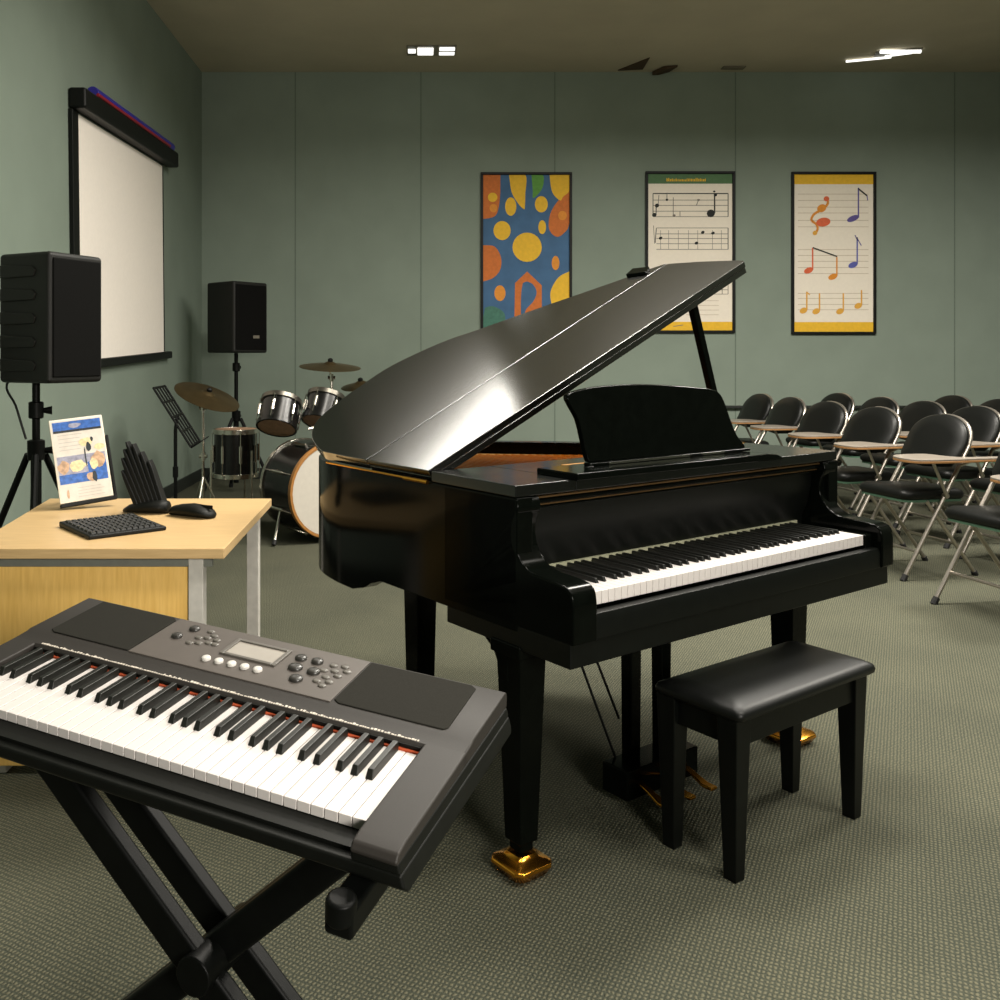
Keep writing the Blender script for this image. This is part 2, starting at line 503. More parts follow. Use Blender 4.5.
# lid (tilted about the bass edge)
TH = R(26)
LN = Vector((-math.sin(TH), 0, math.cos(TH)))
def lidp(wv, v, d=0):
    p = Vector((UL + wv * math.cos(TH), v, 1.017 + wv * math.sin(TH)))
    return p - LN * d
lid_main = [(0, .884), (0, 1.0)] + catmull([(0, 1.0), (.003, 1.10), (.012, 1.20), (.085, 1.385), (.193, 1.511), (.337, 1.575), (.466, 1.606), (.66, 1.628), (.881, 1.549), (1.016, 1.428), (1.215, 1.255), (1.397, 1.085), (1.50, .995), (1.58, .93), (1.61, .896)], 6)[1:] + [(1.612, .884)]
MB().prism(lid_main, lambda a, b: lidp(a, b, 0), lambda a, b: lidp(a, b, .034)).build('lid', M['lid'], piano, bevel=.002)
def flap(d0, d1, ins, name):
    pts = [(ins, .545 + ins), (ins, .878), (1.612 - ins, .878), (1.60 - ins, .72), (1.572 - ins, .53), (1.562 - ins, .49), (1.548 - ins, .476 + ins)]
    return MB().prism(pts, lambda a, b: lidp(a, b, d0), lambda a, b: lidp(a, b, d1)).build(name, M['lid'], piano, bevel=.002, seg=2)
flap(0, .021, 0, 'front_flap')
flap(.0225, .044, .002, 'folded_flap')
MB().prism([(1.50, .90), (1.56, .93), (1.56, 1.02), (1.49, 1.0)], lambda a, b: lidp(a, b, -.014), lambda a, b: lidp(a, b, 0)).build('lid_block', G, piano, bevel=.003)
# prop stick
pt = lidp(1.27, .53, .046)
pb = Vector((1.285, .556, .965))
MB().bar(pt, pb, .026, .03, up=(1, 0, 0)).build('lid_prop', G, piano, bevel=.004)
# legs
def piano_leg(u, v, w0, w1, bracket):
    z0 = .60
    lm = MB()
    lm.frustum((u, v, .085), (w1, w1), (u, v, z0), (w0, w0))
    lm.frustum((u, v, .06), (w1 * .72, w1 * .72), (u, v, .086), (w1 * .72, w1 * .72))
    lm.box(u - w0 * .62, u + w0 * .62, v - w0 * .62, v + w0 * .62, .575, .61)
    if bracket:
        pr = [(0, .60), (.125, .62), (.125, .605), (.095, .598), (.06, .575), (.045, .55), (.04, .50), (0, .5)]
        lm.prism(pr, lambda a, z: (u - w0 / 2, v + a, z), lambda a, z: (u + w0 / 2, v + a, z))
        lm.prism([(a, z) for a, z in [(0, .60), (.075, .602), (.07, .592), (.05, .575), (.04, .54), (0, .54)]], lambda a, z: (u + a, v - w0 * .45, z), lambda a, z: (u + a, v + w0 * .45, z))
    lg = lm.build('leg', G, piano, bevel=.004)
    cm = MB()
    L_ = lambda w, z, k=.28: [Vector((u + x * w / 2, v + y * w / 2, z)) for x, y in ((-1, -1 + k), (-1 + k, -1), (1 - k, -1), (1, -1 + k), (1, 1 - k), (1 - k, 1), (-1 + k, 1), (-1, 1 - k))]
    cm.loops([L_(w1 * 1.5, .0), L_(w1 * 1.72, .006), L_(w1 * 2.1, .026), L_(w1 * 2.05, .034), L_(w1 * 1.75, .040), L_(w1 * 1.25, .044), L_(w1 * .95, .056), L_(w1 * .80, .056)])
    c = cm.build('caster_cup', M['brass'], lg, bevel=.003, smooth=50)
    c['label'] = 'polished brass caster cup'
piano_leg(-.060, .205, .094, .062, True)
piano_leg(1.245, .275, .096, .070, True)
piano_leg(.25, 1.10, .090, .072, False)
# lyre
ly = MB()
for u in (.50, .64):
    ly.frustum((u, .33, .05), (.04, .04), (u, .33, .61), (.05, .045))
ly.build('lyre_post', G, piano, bevel=.004)
MB().box(.40, .725, .255, .355, .03, .118).build('pedal_box', G, piano, bevel=.004)
lr = MB()
lr.tube([(.30, .45, .61), (.455, .345, .10)], .004, 8)
lr.tube([(.37, .46, .61), (.49, .37, .22)], .004, 8)
lr.build('lyre_brace', M['stand'], piano)
for u in (.455, .555, .655):
    pp = [(u, .26, .075), (u, .215, .06), (u, .175, .045), (u, .14, .045)]
    mbp = MB()
    ws = (.011, .011, .015, .014)
    mbp.loops([[(p[0] - w_, p[1], p[2] - .005), (p[0] + w_, p[1], p[2] - .005), (p[0] + w_, p[1], p[2] + .005), (p[0] - w_, p[1], p[2] + .005)] for p, w_ in zip(pp, ws)])
    mbp.build('pedal', M['brass'], piano, bevel=.003)

# ------------------------------------------------------------------ bench
bench = thing('piano_bench', 'black piano bench with padded vinyl seat in front of the grand piano', 'bench', PO, PA)
sm = MB()
def rr(x0, x1, y0, y1, z, r=.02, n=5):
    out = []
    for cx_, cy_, a0 in ((x1 - r, y1 - r, 0), (x0 + r, y1 - r, 90), (x0 + r, y0 + r, 180), (x1 - r, y0 + r, 270)):
        for k in range(n + 1):
            a = R(a0 + 90 * k / n)
            out.append((cx_ + r * math.cos(a), cy_ + r * math.sin(a), z))
    return out
b0, b1, b2, b3 = .322, .972, -.187, .092
sm.loops([rr(b0 + .008, b1 - .008, b2 + .008, b3 - .008, .421), rr(b0, b1, b2, b3, .428), rr(b0 - .002, b1 + .002, b2 - .002, b3 + .002, .438), rr(b0 + .002, b1 - .002, b2 + .002, b3 - .002, .448), rr(b0 + .02, b1 - .02, b2 + .02, b3 - .02, .457), rr(b0 + .06, b1 - .06, b2 + .06, b3 - .06, .463)])
sm.build('seat', M['leather'], bench, smooth=60)
MB().box(b0 + .03, b1 - .03, b2 + .03, b3 - .03, .345, .4205).build('apron', SA, bench, bevel=.003)
for u in (b0 + .043, b1 - .05):
    for v in (b2 + .05, b3 - .032):
        MB().frustum((u, v, 0), (.038, .038), (u, v, .42), (.062, .062)).build('leg', SA, bench, bevel=.003)

# ------------------------------------------------------------------ digital keyboard
kL = Vector((.9172, -.39174, -.07262)); kD = Vector((.39746, .91232, .09849)); kN = Vector((.02767, -.1192, .99248))
kp0 = Vector((.00789, 1.44667, .73))
KM = Matrix(((kL.x, kD.x, kN.x, kp0.x), (kL.y, kD.y, kN.y, kp0.y), (kL.z, kD.z, kN.z, kp0.z), (0, 0, 0, 1)))
kb = thing('digital_keyboard', 'charcoal digital keyboard with grey control panel resting on the black cross-legged stand', 'keyboard')
kb.matrix_world = KM
# s along keys (right end 0), t away from the player, n up
KW = .80
sL, sR, tF, tB = -.858, .072, -.262, .196
bdy = MB()
# lower tray
# rear console (profile in t,n)
cons = [(-.018, .009), (-.012, .014), (.018, .0165), (.026, .019), (tB - .012, .024), (tB - .003, .020), (tB, .010), (tB, -.008), (-.018, -.008)]
bdy.prism(cons, lambda t, n: (sL, t, n), lambda t, n: (sR, t, n))
# end cheeks
def cheek(s0, s1, e0, e1):
    pr = [(tF + .004, -.012), (tF, -.006), (tF + .008, .004), (tF + .03, .008), (-.05, .0125), (-.012, .0142), (-.005, .0145), (-.005, -.008), (tF + .01, -.012)]
    bdy.prism(pr, lambda t, n: (s0 + (e0 if n < -.02 else 0), t, n), lambda t, n: (s1 - (e1 if n < -.02 else 0), t, n))
cheek(.003, sR, 0, .012)
cheek(sL, -KW - .003, .012, 0)
bo = bdy.build('body', M['kbody'], kb, bevel=.006, seg=3)
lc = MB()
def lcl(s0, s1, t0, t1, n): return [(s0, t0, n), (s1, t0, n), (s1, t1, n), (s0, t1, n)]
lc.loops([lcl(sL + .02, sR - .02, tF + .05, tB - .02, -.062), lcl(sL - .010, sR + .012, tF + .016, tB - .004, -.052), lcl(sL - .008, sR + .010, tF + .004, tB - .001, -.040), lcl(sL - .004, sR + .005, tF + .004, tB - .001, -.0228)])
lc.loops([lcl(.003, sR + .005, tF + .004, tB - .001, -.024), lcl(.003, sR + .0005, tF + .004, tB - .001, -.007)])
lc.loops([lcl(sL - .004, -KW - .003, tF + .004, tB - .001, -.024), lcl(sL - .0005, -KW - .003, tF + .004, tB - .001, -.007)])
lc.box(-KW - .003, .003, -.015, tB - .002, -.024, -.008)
lc.build('shaded_lower_case', M['kdark'], kb, bevel=.004, seg=3)  # same plastic as the body; shade on sides and front put into the colour
MB().box(-KW - .002, .002, tF + .02, -.02, -.0224, -.0165).build('key_well', M['kdark'], kb)
make_keys(kb, 36, -KW, KW / 36, -.205, -.021, -.016, 0, 0, -.021, .0175, .0132, M['ivory'], M['ebony'], -.118)
MB().box(-KW, 0, -.0235, -.0185, -.01, .003).build('felt_strip', M['redfelt'], kb)
MB().box(-KW, 0, -.0185, -.0165, .002, .0095).build('cavity_face', M['kdark'], kb)
def onc(s, t, d=0):      # on the sloping console top
    return Vector((s, t, .019 + (t - .026) * (.005 / (tB - .012 - .026)) + d))
def slab(pts, d0, d1, name, m, parent=kb, bevel=.0015):
    return MB().prism(pts, lambda s, t: onc(s, t, d0), lambda s, t: onc(s, t, d1)).build(name, m, parent, bevel=bevel)
for s0, s1 in ((-.812, -.618), (-.184, .022)):
    slab([(s0 + .012, .030), (s1 - .004 if s0 > -.5 else s1, .030), (s1 + .002 if s0 > -.5 else s1, .038), (s1, .172), (s1 - .01, .180), (s0, .180), (s0, .038)], -.004, .0025, 'speaker_panel', M['kgrille'])
cp = slab([(-.615, .028), (-.187, .028), (-.187, .182), (-.615, .182)], -.004, .0022, 'control_panel', M['kpanel'], bevel=.001)
fr = MB()
S0, S1, T0, T1 = -.447, -.343, .096, .146
for a, b, c, d in ((S0 - .008, S0, T0 - .007, T1 + .007), (S1, S1 + .008, T0 - .007, T1 + .007), (S0, S1, T1, T1 + .007), (S0, S1, T0 - .007, T0)):
    fr.prism([(a, c), (b, c), (b, d), (a, d)], lambda s, t: onc(s, t, .002), lambda s, t: onc(s, t, .006))
scr = fr.build('screen', M['kbtn2'], kb, bevel=.001)
slab([(S0, T0), (S1, T0), (S1, T1), (S0, T1)], .002, .0032, 'display', M['lcd'], scr, 0)
def button(s, t, rx, ry, m, h=.006):
    z = onc(s, t, .002).z
    mbb = MB()
    prof_ = [(1, 0), (1, h * .6), (.85, h * .9), (.5, h)]
    mbb.loops([[(s + rx * k * math.cos(q), t + ry * k * math.sin(q), z + hh) for q in [2 * PI * j / 16 for j in range(16)]] for k, hh in prof_])
    return mbb.build('button', m, kb, smooth=50)
for i in range(5):
    button(-.464 + i * .0272, .062 + .001 * i, .0085, .009, M['kwhite'])
for s, t, r in ((-.605, .148, .011), (-.592, .186, .011), (-.323, .137, .014), (-.284, .137, .0125), (-.332, .171, .0115), (-.297, .172, .0115), (-.300, .103, .013)):
    button(-.187 + (s + .207) * .962, .03 + (t - .066) * 1.02, r, r * .92, M['kbtn'])
for s, t in ((-.555, .190), (-.538, .178), (-.562, .160), (-.545, .166), (-.548, .142), (-.530, .15), (-.522, .165), (-.565, .136), (-.515, .15), (-.262, .172), (-.240, .176), (-.228, .162), (-.250, .155), (-.236, .142), (-.254, .130), (-.240, .118), (-.262, .112), (-.27, .15), (-.245, .102)):
    button(-.187 + (s + .207) * .962, .03 + (t - .066) * 1.02, .0082, .006, M['kbtn2'], .003)
lt = MB()
rs = random.Random(3)
s = -.79
while s < -.005:
    wd = rs.uniform(.002, .005)
    lt.box(s, s + wd, -.0105, -.0105 + rs.uniform(.0015, .0055), .0125, .0152)
    s += wd + rs.uniform(.001, .003)
lt.build('lettering', M['print'], kb, smooth=0)

# stand
ks_ = thing('keyboard_stand', 'black double-braced cross-legged stand carrying the digital keyboard', 'stand')
Lh = Vector((.9196, -.3928, 0)); Dh = Vector((.3928, .9196, 0))
base_c = Vector((kp0.x, kp0.y, 0)) - Lh * .4
def sp(s, t, z):
    return base_c + Lh * s + Dh * t + Vector((0, 0, z))
S = M['stand']
# leg pair one: upper left to lower right
for t in (-.050, .042):
    a = sp(-.362, t, .640); b = sp(.325, t, .03)
    MB().bar(a, b, .034, .060).build('leg', S, ks_, bevel=.008, seg=3)
for t in (-.016, .020):
    a = sp(.352, t, .625); b = sp(-.31, t, .03)
    MB().bar(a, b, .034, .058).build('leg', S, ks_, bevel=.009, seg=3)
MB().tube([sp(.017, -.085, .318), sp(.017, .085, .318)], .034, 20).build('pivot', S, ks_, bevel=.004)
def kpt(s, t, n):
    return KM @ Vector((s, t, n))
for sk, nm in ((.008, 0), (-.775, 1)):
    a = MB()
    a.bar(kpt(sk, -.300, -.083), kpt(sk, .17, -.083), .042, .04, up=kN)
    a.tube([kpt(sk - .0, -.290, -.085), kpt(sk, -.290, -.050)], .021, 16)
    a.build('support_arm', S, ks_, bevel=.006)
for sx in (.335, -.31):
    f = MB().bar(sp(sx, -.23, .02), sp(sx, .23, .02), .035, .035)
    f.build('foot', S, ks_, bevel=.006)

# ------------------------------------------------------------------ desk and the things on it
desk = thing('desk', 'pale oak desk with grey metal legs and a yellow wood front panel', 'desk')
dt = MB()
dt.prism([(-1.43, 2.889), (-.617, 2.889), (-.631, 3.90), (-1.575, 3.90)], lambda x, y: (x, y, .707), lambda x, y: (x, y, .74))
dt.build('desk_top', M['oak'], desk, bevel=.003)
MB().box(-1.38, -.665, 2.935, 2.955, .672, .7065).box(-.72, -.70, 2.98, 3.77, .672, .7065).build('frame', M['greyd'], desk, bevel=.002)
MB().box(-1.38, -.745, 2.945, 2.965, .03, .671).build('front_panel', M['panel'], desk, bevel=.002)
for x, y in ((-.717, 2.955), (-.69, 3.80), (-1.36, 2.985), (-1.52, 3.84)):
    MB().box(x - .024, x + .024, y - .024, y + .024, 0, .7065).build('leg', M['grey'], desk, bevel=.003)

# tablet on its holder
def frame_at(o, xdir, lean, roll=0):
    x = Vector((xdir[0], xdir[1], 0)).normalized()
    back = Vector((-x.y, x.x, 0))
    Mx = Matrix.Identity(4)
    y = (Vector((0, 0, 1)) * math.cos(lean) + back * math.sin(lean))
    z = x.cross(y)
    for i in range(3):
        Mx[i][0] = x[i]; Mx[i][1] = y[i]; Mx[i][2] = z[i]; Mx[i][3] = o[i]
    return Mx @ Matrix.Rotation(roll, 4, 'Z')
tabM = frame_at((-1.412, 3.600, .7635), (.87, .50), R(14), R(5.5))
tab = thing('tablet_computer', 'white-bordered tablet showing a page with pictures, propped upright on the desk', 'tablet')
tab.matrix_world = tabM
TW, THh = .205, .335
MB().box(0, TW, 0, THh, -.008, 0).build('case', M['white'], tab, bevel=.003)
tp = MB()
def tq(x0, y0, x1, y1, mi, z=.0006):
    tp.poly([(x0 * TW, y0 * THh, z), (x1 * TW, y0 * THh, z), (x1 * TW, y1 * THh, z), (x0 * TW, y1 * THh, z)], mi)
tq(.03, .02, .97, .98, 0)
tq(.05, .86, .95, .965, 1, .0010); tq(.05, .835, .95, .862, 2, .0012)
tq(.05, .22, .95, .55, 3, .0010); tq(.05, .22, .95, .33, 1, .0012); tq(.60, .22, .95, .45, 1, .0011)
for i in range(5):
    tq(.12, .62 + i * .045, .12 + .4 + .05 * (i % 3), .626 + i * .045, 6, .0010)
for i in range(4):
    tq(.35, .05 + i * .035, .85 - .06 * (i % 2), .055 + i * .035, 6, .0010)
def tb(cx, cy, rx, ry, mi, z, n=11, sd=0):
    q = random.Random(sd)
    tp.poly([(cx * TW + rx * TW * math.cos(2 * PI * j / n) * q.uniform(.75, 1.1), cy * THh + ry * THh * math.sin(2 * PI * j / n) * q.uniform(.75, 1.1), z) for j in range(n)], mi)
tb(.16, .42, .12, .085, 4, .0014, sd=1); tb(.42, .42, .17, .075, 5, .0015, sd=2); tb(.82, .47, .14, .10, 4, .0015, sd=3); tb(.72, .42, .09, .07, 5, .0016, sd=4)
tb(.62, .69, .13, .055, 5, .0016, sd=5); tb(.66, .63, .05, .06, 2, .0017, sd=6); tb(.86, .62, .12, .04, 5, .0016, sd=7); tb(.74, .72, .03, .03, 2, .0017, sd=12)
tb(.63, .27, .09, .06, 4, .0018, sd=8); tb(.70, .27, .05, .075, 2, .0019, sd=9); tb(.17, .10, .025, .06, 4, .0014, sd=10); tb(.45, .91, .14, .03, 3, .0014, sd=11); tb(.58, .52, .015, .14, 2, .0018, sd=13)
tp.build('display', [M['t_wht'], M['t_blu'], M['t_dark'], M['t_lav'], M['t_tan'], M['t_cream'], M['t_gry']], tab, smooth=0)
th = thing('tablet_holder', 'black easel holder gripping the tablet from behind on the desk', 'holder')
th.matrix_world = tabM
hm = MB()
hm.box(.0, TW + .012, -.016, -.001, -.022, .004)
hm.box(TW + .002, TW + .014, -.016, .25, -.022, .002)
hm.box(.02, TW + .012, -.01, .25, -.022, -.010)
hm.build('cradle', M['blk'], th, bevel=.004)
inv = tabM.inverted()
a0 = inv @ Vector((-1.455, 3.86, .7485)); a1 = inv @ Vector((-1.40, 3.80, .7485))
MB().tube([(.05, .20, -.018), (.04, .13, -.06), a0], .008, 8).tube([(.10, .20, -.018), a1], .008, 8).tube([a0, a1], .007, 8).build('easel_leg', M['blk'], th)

# small desktop keyboard
e0 = Vector((-1.28, 3.25, .7405)); ex = Vector((.20, -.243, 0)).normalized(); ey = Vector((.17, .264, 0)).normalized()
ey = (ey - ex * ey.dot(ex)).normalized()
ck = thing('computer_keyboard', 'small black computer keyboard lying flat on the desk in front of the tablet', 'keyboard')
ckM = Matrix(((ex.x, ey.x, 0, e0.x), (ex.y, ey.y, 0, e0.y), (0, 0, 1, e0.z), (0, 0, 0, 1)))
ck.matrix_world = ckM
MB().prism([(0, 0), (.30, 0), (.30, .014), (0, .020)], lambda s, z: (s, 0, z), lambda s, z: (s, .27, z)).build('case', M['blk'], ck, bevel=.005, seg=3)
kk = MB()
for i in range(7):
    for j in range(12):
        x0 = .02 + i * .038; y0 = .0135 + j * .0204
        zt = .0215 - .006 * (x0 / .3)
        kk.frustum((x0 + .0165, y0 + .0097, zt - .003), (.033, .0172), (x0 + .0165, y0 + .0097, zt + .004), (.027, .0135))
kk.build('keys', M['keycap'], ck, smooth=0)

# desk organiser with fins
og = thing('file_sorter', 'black desk sorter with tall slanting fins on a rounded base, behind the computer keyboard', 'desk sorter', (-1.035, 3.545, .7405), R(-8))
bm_ = MB()
secs = [(-.115, .012, .014), (-.09, .035, .03), (-.05, .05, .042), (0, .052, .050), (.04, .046, .052), (.062, .034, .046), (.07, .020, .034)]
bm_.loops([[(x, ry * math.cos(q), rz / 2 + .0005 + rz / 2 * math.sin(q)) for q in [2 * PI * j / 14 for j in range(14)]] for x, ry, rz in secs])
bm_.build('base', M['kdark'], og, smooth=70)
for i in range(7):
    x1 = -.050 + i * .0155
    Lf = (.15, .20, .235, .265, .255, .22, .185)[i]
    b = Vector((x1, .012 * (i - 3) / 3, .028)); d = Vector((-.40 + .012 * i, -.02 + .012 * i, .9)).normalized()
    x = Vector((1, .1, .45)).normalized()
    lp = []
    for k in range(10):
        t = k / 9
        wd = (.0085, .0085, .0085, .0085, .0083, .0081, .0078, .0074, .0062, .003)[k]
        p = b + d * Lf * t
        h_ = Vector((0, .022 * (1 - .2 * t), 0))
        lp.append([p - x * wd - h_, p + x * wd - h_, p + x * wd + h_, p - x * wd + h_])
    MB().loops(lp).build('fin', M['blk'], og, bevel=.003, smooth=50)
mo = MB()
secs = [(-.075, .014, .018), (-.06, .026, .030), (-.03, .034, .037), (.005, .040, .041), (.04, .042, .038), (.068, .036, .028), (.084, .022, .018), (.09, .008, .008)]
mo.loops([[(x, ry * math.cos(q), rz / 2 + .0005 + rz / 2 * math.sin(q)) for q in [2 * PI * j / 16 for j in range(16)]] for x, ry, rz in secs])
mouse = thing('computer_mouse', 'rounded black computer mouse lying on the desk to the right of the sorter', 'mouse', (-.868, 3.465, .7405), R(-24))
mouse.scale = (1.22, 1.15, 1.2)
mo.build('shell', M['kdark'], mouse, smooth=70)
MB().box(.02, .084, -.0012, .0012, .028, .0395).build('button_seam', M['blk'], mouse)

# ------------------------------------------------------------------ loudspeakers and stands
def speaker(loc, rz, w, d, h, label, ribs, badge):
    sp_ = thing('loudspeaker', label, 'speaker', loc, rz)
    # local: front faces -y, origin under the middle
    pl_ = [(-w / 2, -d / 2), (w / 2, -d / 2), (w / 2 + .0, -d / 2 + .06), (w * .44, d / 2), (-w * .44, d / 2), (-w / 2, -d / 2 + .06)]
    if ribs:
        pl_ = [(-w / 2, -d / 2), (w / 2, -d / 2), (w / 2, -d / 2 + .05), (w * .46, d / 2), (-w * .46, d / 2), (-w / 2, -d / 2 + .05)]
    MB().prism(pl_, lambda x, y: (x, y, 0), lambda x, y: (x, y, h)).build('cabinet', M['spkbody'], sp_, bevel=.022, seg=4)
    MB().box(-w / 2 + .022, w / 2 - .022, -d / 2 - .008, -d / 2 + .004, .03, h - .03).build('grille', M['spkgrille'], sp_, bevel=.006)
    if badge:
        MB().box(.02, .10, -d / 2 - .011, -d / 2 - .007, .14, .17).build('badge', M['badge'], sp_, bevel=.002)
    if ribs:
        for i in range(5):
            z = .06 + i * .115
            for sx in (-1, 1):
                MB().prism([(-d / 2 + .10, z), (-d / 2 + .085, z + .03), (-d / 2 + .11, z + .052), (d / 2 - .03, z + .062), (d / 2 - .03, z - .004)], lambda y, zz, k=sx: (k * (w * .478), y, zz), lambda y, zz, k=sx: (k * (w * .478 + .014), y, zz)).build('side_rib', M['spkbody'], sp_, bevel=.006, seg=3)
    return sp_

def spk_stand(loc, rz, top, hub, label, rad):
    s_ = thing('speaker_stand', label, 'stand', loc, rz)
    MB().tube([(0, 0, .10), (0, 0, hub + .05)], .026, 16).tube([(0, 0, hub), (0, 0, top)], .019, 16).build('pole', M['stand'], s_)
    MB().lathe([(.03, hub - .05), (.042, hub - .045), (.042, hub + .05), (.03, hub + .055)], n=16).build('collar', M['stand'], s_)
    MB().lathe([(.03, top - .18), (.036, top - .175), (.036, top - .10), (.03, top - .095)], n=16).tube([(.03, 0, top - .14), (.075, 0, top - .14)], [.012, .022], 10).build('clamp', M['stand'], s_)
    MB().tube([(.03, 0, hub), (.085, 0, hub)], [.012, .02], 10).build('knob', M['stand'], s_)
    for k in range(3):
        a = 2 * PI * k / 3 + .5
        c, sn = math.cos(a), math.sin(a)
        lg = MB().tube([(c * .045, sn * .045, hub - .02), (c * rad, sn * rad, .025)], .017, 10).build('leg', M['stand'], s_)
        MB().tube([(c * (rad - .01), sn * (rad - .01), .045), (c * (rad + .006), sn * (rad + .006), .0)], .022, 10).build('rubber_foot', M['rubber'], lg)
        MB().tube([(c * .02, sn * .02, .16), (c * rad * .55, sn * rad * .55, hub * .45)], .009, 8).build('brace', M['stand'], s_)
    return s_
# front one: front face along (.43,.9)
a1 = math.atan2(.90, .43)
spk1 = speaker((-1.868, 4.636, 1.212), a1, .35, .36, .64, 'large black loudspeaker with ribbed sides on the stand behind the desk, beside the left wall', True, False)
spk_stand((-1.93, 4.61, 0), R(20), 1.211, .87, 'black tripod stand behind the desk holding the ribbed loudspeaker', .42)
spk2 = speaker((-1.80, 8.98, 1.37), R(52), .43, .43, .685, 'smaller black loudspeaker with a pale badge in the far left corner above the drum kit', False, True)
spk_stand((-1.80, 8.98, 0), R(80), 1.369, .75, 'black tripod stand in the far corner behind the floor tom', .40)
cb = MB().tube(catmull([(-2.06, 4.80, 1.30), (-2.10, 4.66, 1.20), (-2.03, 4.60, 1.10), (-1.985, 4.57, 1.0), (-1.963, 4.57, .93)], 5), .006, 8).build('speaker_cable', M['rubber'])
tag(cb, 'thin black cable looping from the ribbed loudspeaker to its stand', 'cable')

# ------------------------------------------------------------------ projection screen on the left wall
ps = thing('projection_screen', 'white pull-down projection screen in a black housing on the left wall', 'screen')
X0 = XL + .003
MB().box(X0, X0 + .12, 6.22, 8.62, 3.025, 3.165).build('housing', M['blk'], ps, bevel=.02, seg=3)
MB().box(X0, X0 + .03, 6.22, 6.33, 1.26, 3.02).build('border', M['blk'], ps, bevel=.004)
MB().box(X0, X0 + .02, 8.41, 8.45, 1.26, 3.02).build('border', M['blk'], ps, bevel=.004)
MB().box(X0 + .012, X0 + .02, 6.33, 8.41, 1.30, 3.01).build('screen_cloth', M['screenw'], ps)
MB().box(X0, X0 + .055, 6.3, 8.58, 1.245, 1.31).build('bottom_bar', M['blk'], ps, bevel=.012, seg=3)
pv = Vector((X0, 6.3, 2.2))
scrM = Matrix.Translation(pv) @ Matrix.Rotation(R(1.9), 4, 'X') @ Matrix.Translation(-pv)
ps.matrix_world = scrM
t1 = MB().tube([(X0 + .105, 6.50, 3.179), (X0 + .105, 8.36, 3.179)], .0135, 12).build('plastic_tube', M['redtube'], bevel=.004)
t1.matrix_world = scrM
tag(t1, 'thin red tube lying along the top of the projection screen housing', 'tube')
t2 = MB().tube([(X0 + .046, 6.56, 3.2105), (X0 + .046, 8.60, 3.2105)], .045, 12).build('plastic_tube', M['bluetube'], bevel=.004)
t2.matrix_world = scrM
tag(t2, 'violet-blue tube lying behind the red one on the projection screen housing', 'tube')

# ------------------------------------------------------------------ posters
def poster(x0, x1, z0, z1, label):
    p = thing('wall_poster', label, 'poster', (x0, YB, z0))
    W, Hh = x1 - x0, z1 - z0
    b = .028
    MB().box(0, W, -.03, -.002, 0, b).box(0, W, -.03, -.002, Hh - b, Hh).box(0, b, -.03, -.002, b, Hh - b).box(W - b, W, -.03, -.002, b, Hh - b).build('frame', M['blk'], p, bevel=.004)
    mb_ = MB()
    w_, h_ = W - 2 * b, Hh - 2 * b
    # a: 0..1 across, c: 0..1 down
    def P(a, c, k):
        return (b + a * w_, -.010 - k * .0006, b + (1 - c) * h_)
    def add(pts, mi, k=1):
        mb_.poly([P(min(1, max(0, a)), min(1, max(0, c)), k) for a, c in pts], mi)
    mb_.box(b, W - b, -.010, -.004, b, Hh - b)
    def ell(ca, cc, ra, rc, mi, k=1, rot=0, n=24):
        asp = h_ / w_
        out = []
        for j in range(n):
            q = 2 * PI * j / n
            dx, dy = ra * math.cos(q), rc * asp * math.sin(q)
            dx, dy = dx * math.cos(rot) - dy * math.sin(rot), dx * math.sin(rot) + dy * math.cos(rot)
            out.append((ca + dx, cc + dy / asp))
        add(out, mi, k)
    def line(a0, c0, a1, c1, t, mi, k=2):
        asp = h_ / w_
        dx, dy = a1 - a0, (c1 - c0) * asp
        l = math.hypot(dx, dy)
        nx, ny = -dy / l * t / 2, dx / l * t / 2 / asp
        add([(a0 + nx, c0 + ny), (a1 + nx, c1 + ny), (a1 - nx, c1 - ny), (a0 - nx, c0 - ny)], mi, k)
    return p, mb_, add, ell, line
# 1 abstract print
p, mb_, add, ell, line = poster(.66, 1.655, 1.60, 3.34, 'framed blue poster with yellow and orange rounded shapes, leftmost on the back wall')
Yl, Or, Gr, Te = 1, 2, 3, 4
sm_ = lambda pts, n=5: catmull(pts + [pts[0]], n)[:-1]
add([(0, 0), (.2, 0), (.2, .06)] + catmull([(.2, .06), (.19, .18), (.14, .265), (0, .285)], 4)[1:], Or)
ell(.11, .145, .055, .03, Yl, 2); ell(.12, .215, .045, .027, 5, 2)
add(sm_([(.30, 0), (.49, 0), (.49, .12), (.485, .2), (.47, .222), (.40, .18), (.33, .11)]), Yl, 2)
add(sm_([(.56, 0), (.69, 0), (.70, .06), (.66, .11), (.58, .15), (.575, .1)]), Gr)
add(sm_([(.77, 0), (1, 0), (1, .10), (.93, .14), (.89, .165), (.80, .11)]), Yl, 3)
add(sm_([(1, .1), (.88, .16), (.78, .25), (.765, .35), (.85, .4), (.94, .375), (1, .31)]), Or, 2)
ell(.92, .263, .05, .03, 5, 4)
ell(.32, .205, .065, .06, Yl); ell(.675, .19, .075, .053, Yl); ell(.22, .36, .10, .062, Yl); ell(.685, .338, .045, .045, Yl)
ell(.51, .468, .17, .095, Yl); ell(.84, .57, .045, .046, 5); ell(.195, .765, .065, .051, 5)
add([(0, .455)] + catmull([(0, .455), (.13, .463), (.205, .53), (.20, .61), (.12, .665), (0, .69)], 5)[1:], Or)
add(sm_([(1, .625), (.88, .66), (.79, .74), (.785, .81), (.84, .89), (1, .89)]), Yl)
add([(.36, 1), (.37, .70), (.51, .625), (.68, .715), (.68, 1)], Or, 2)
add(sm_([(.46, .70), (.51, .69), (.58, .71), (.62, .76), (.58, .82), (.49, .88), (.47, .97), (.44, .95), (.44, .78)]), 0, 3)
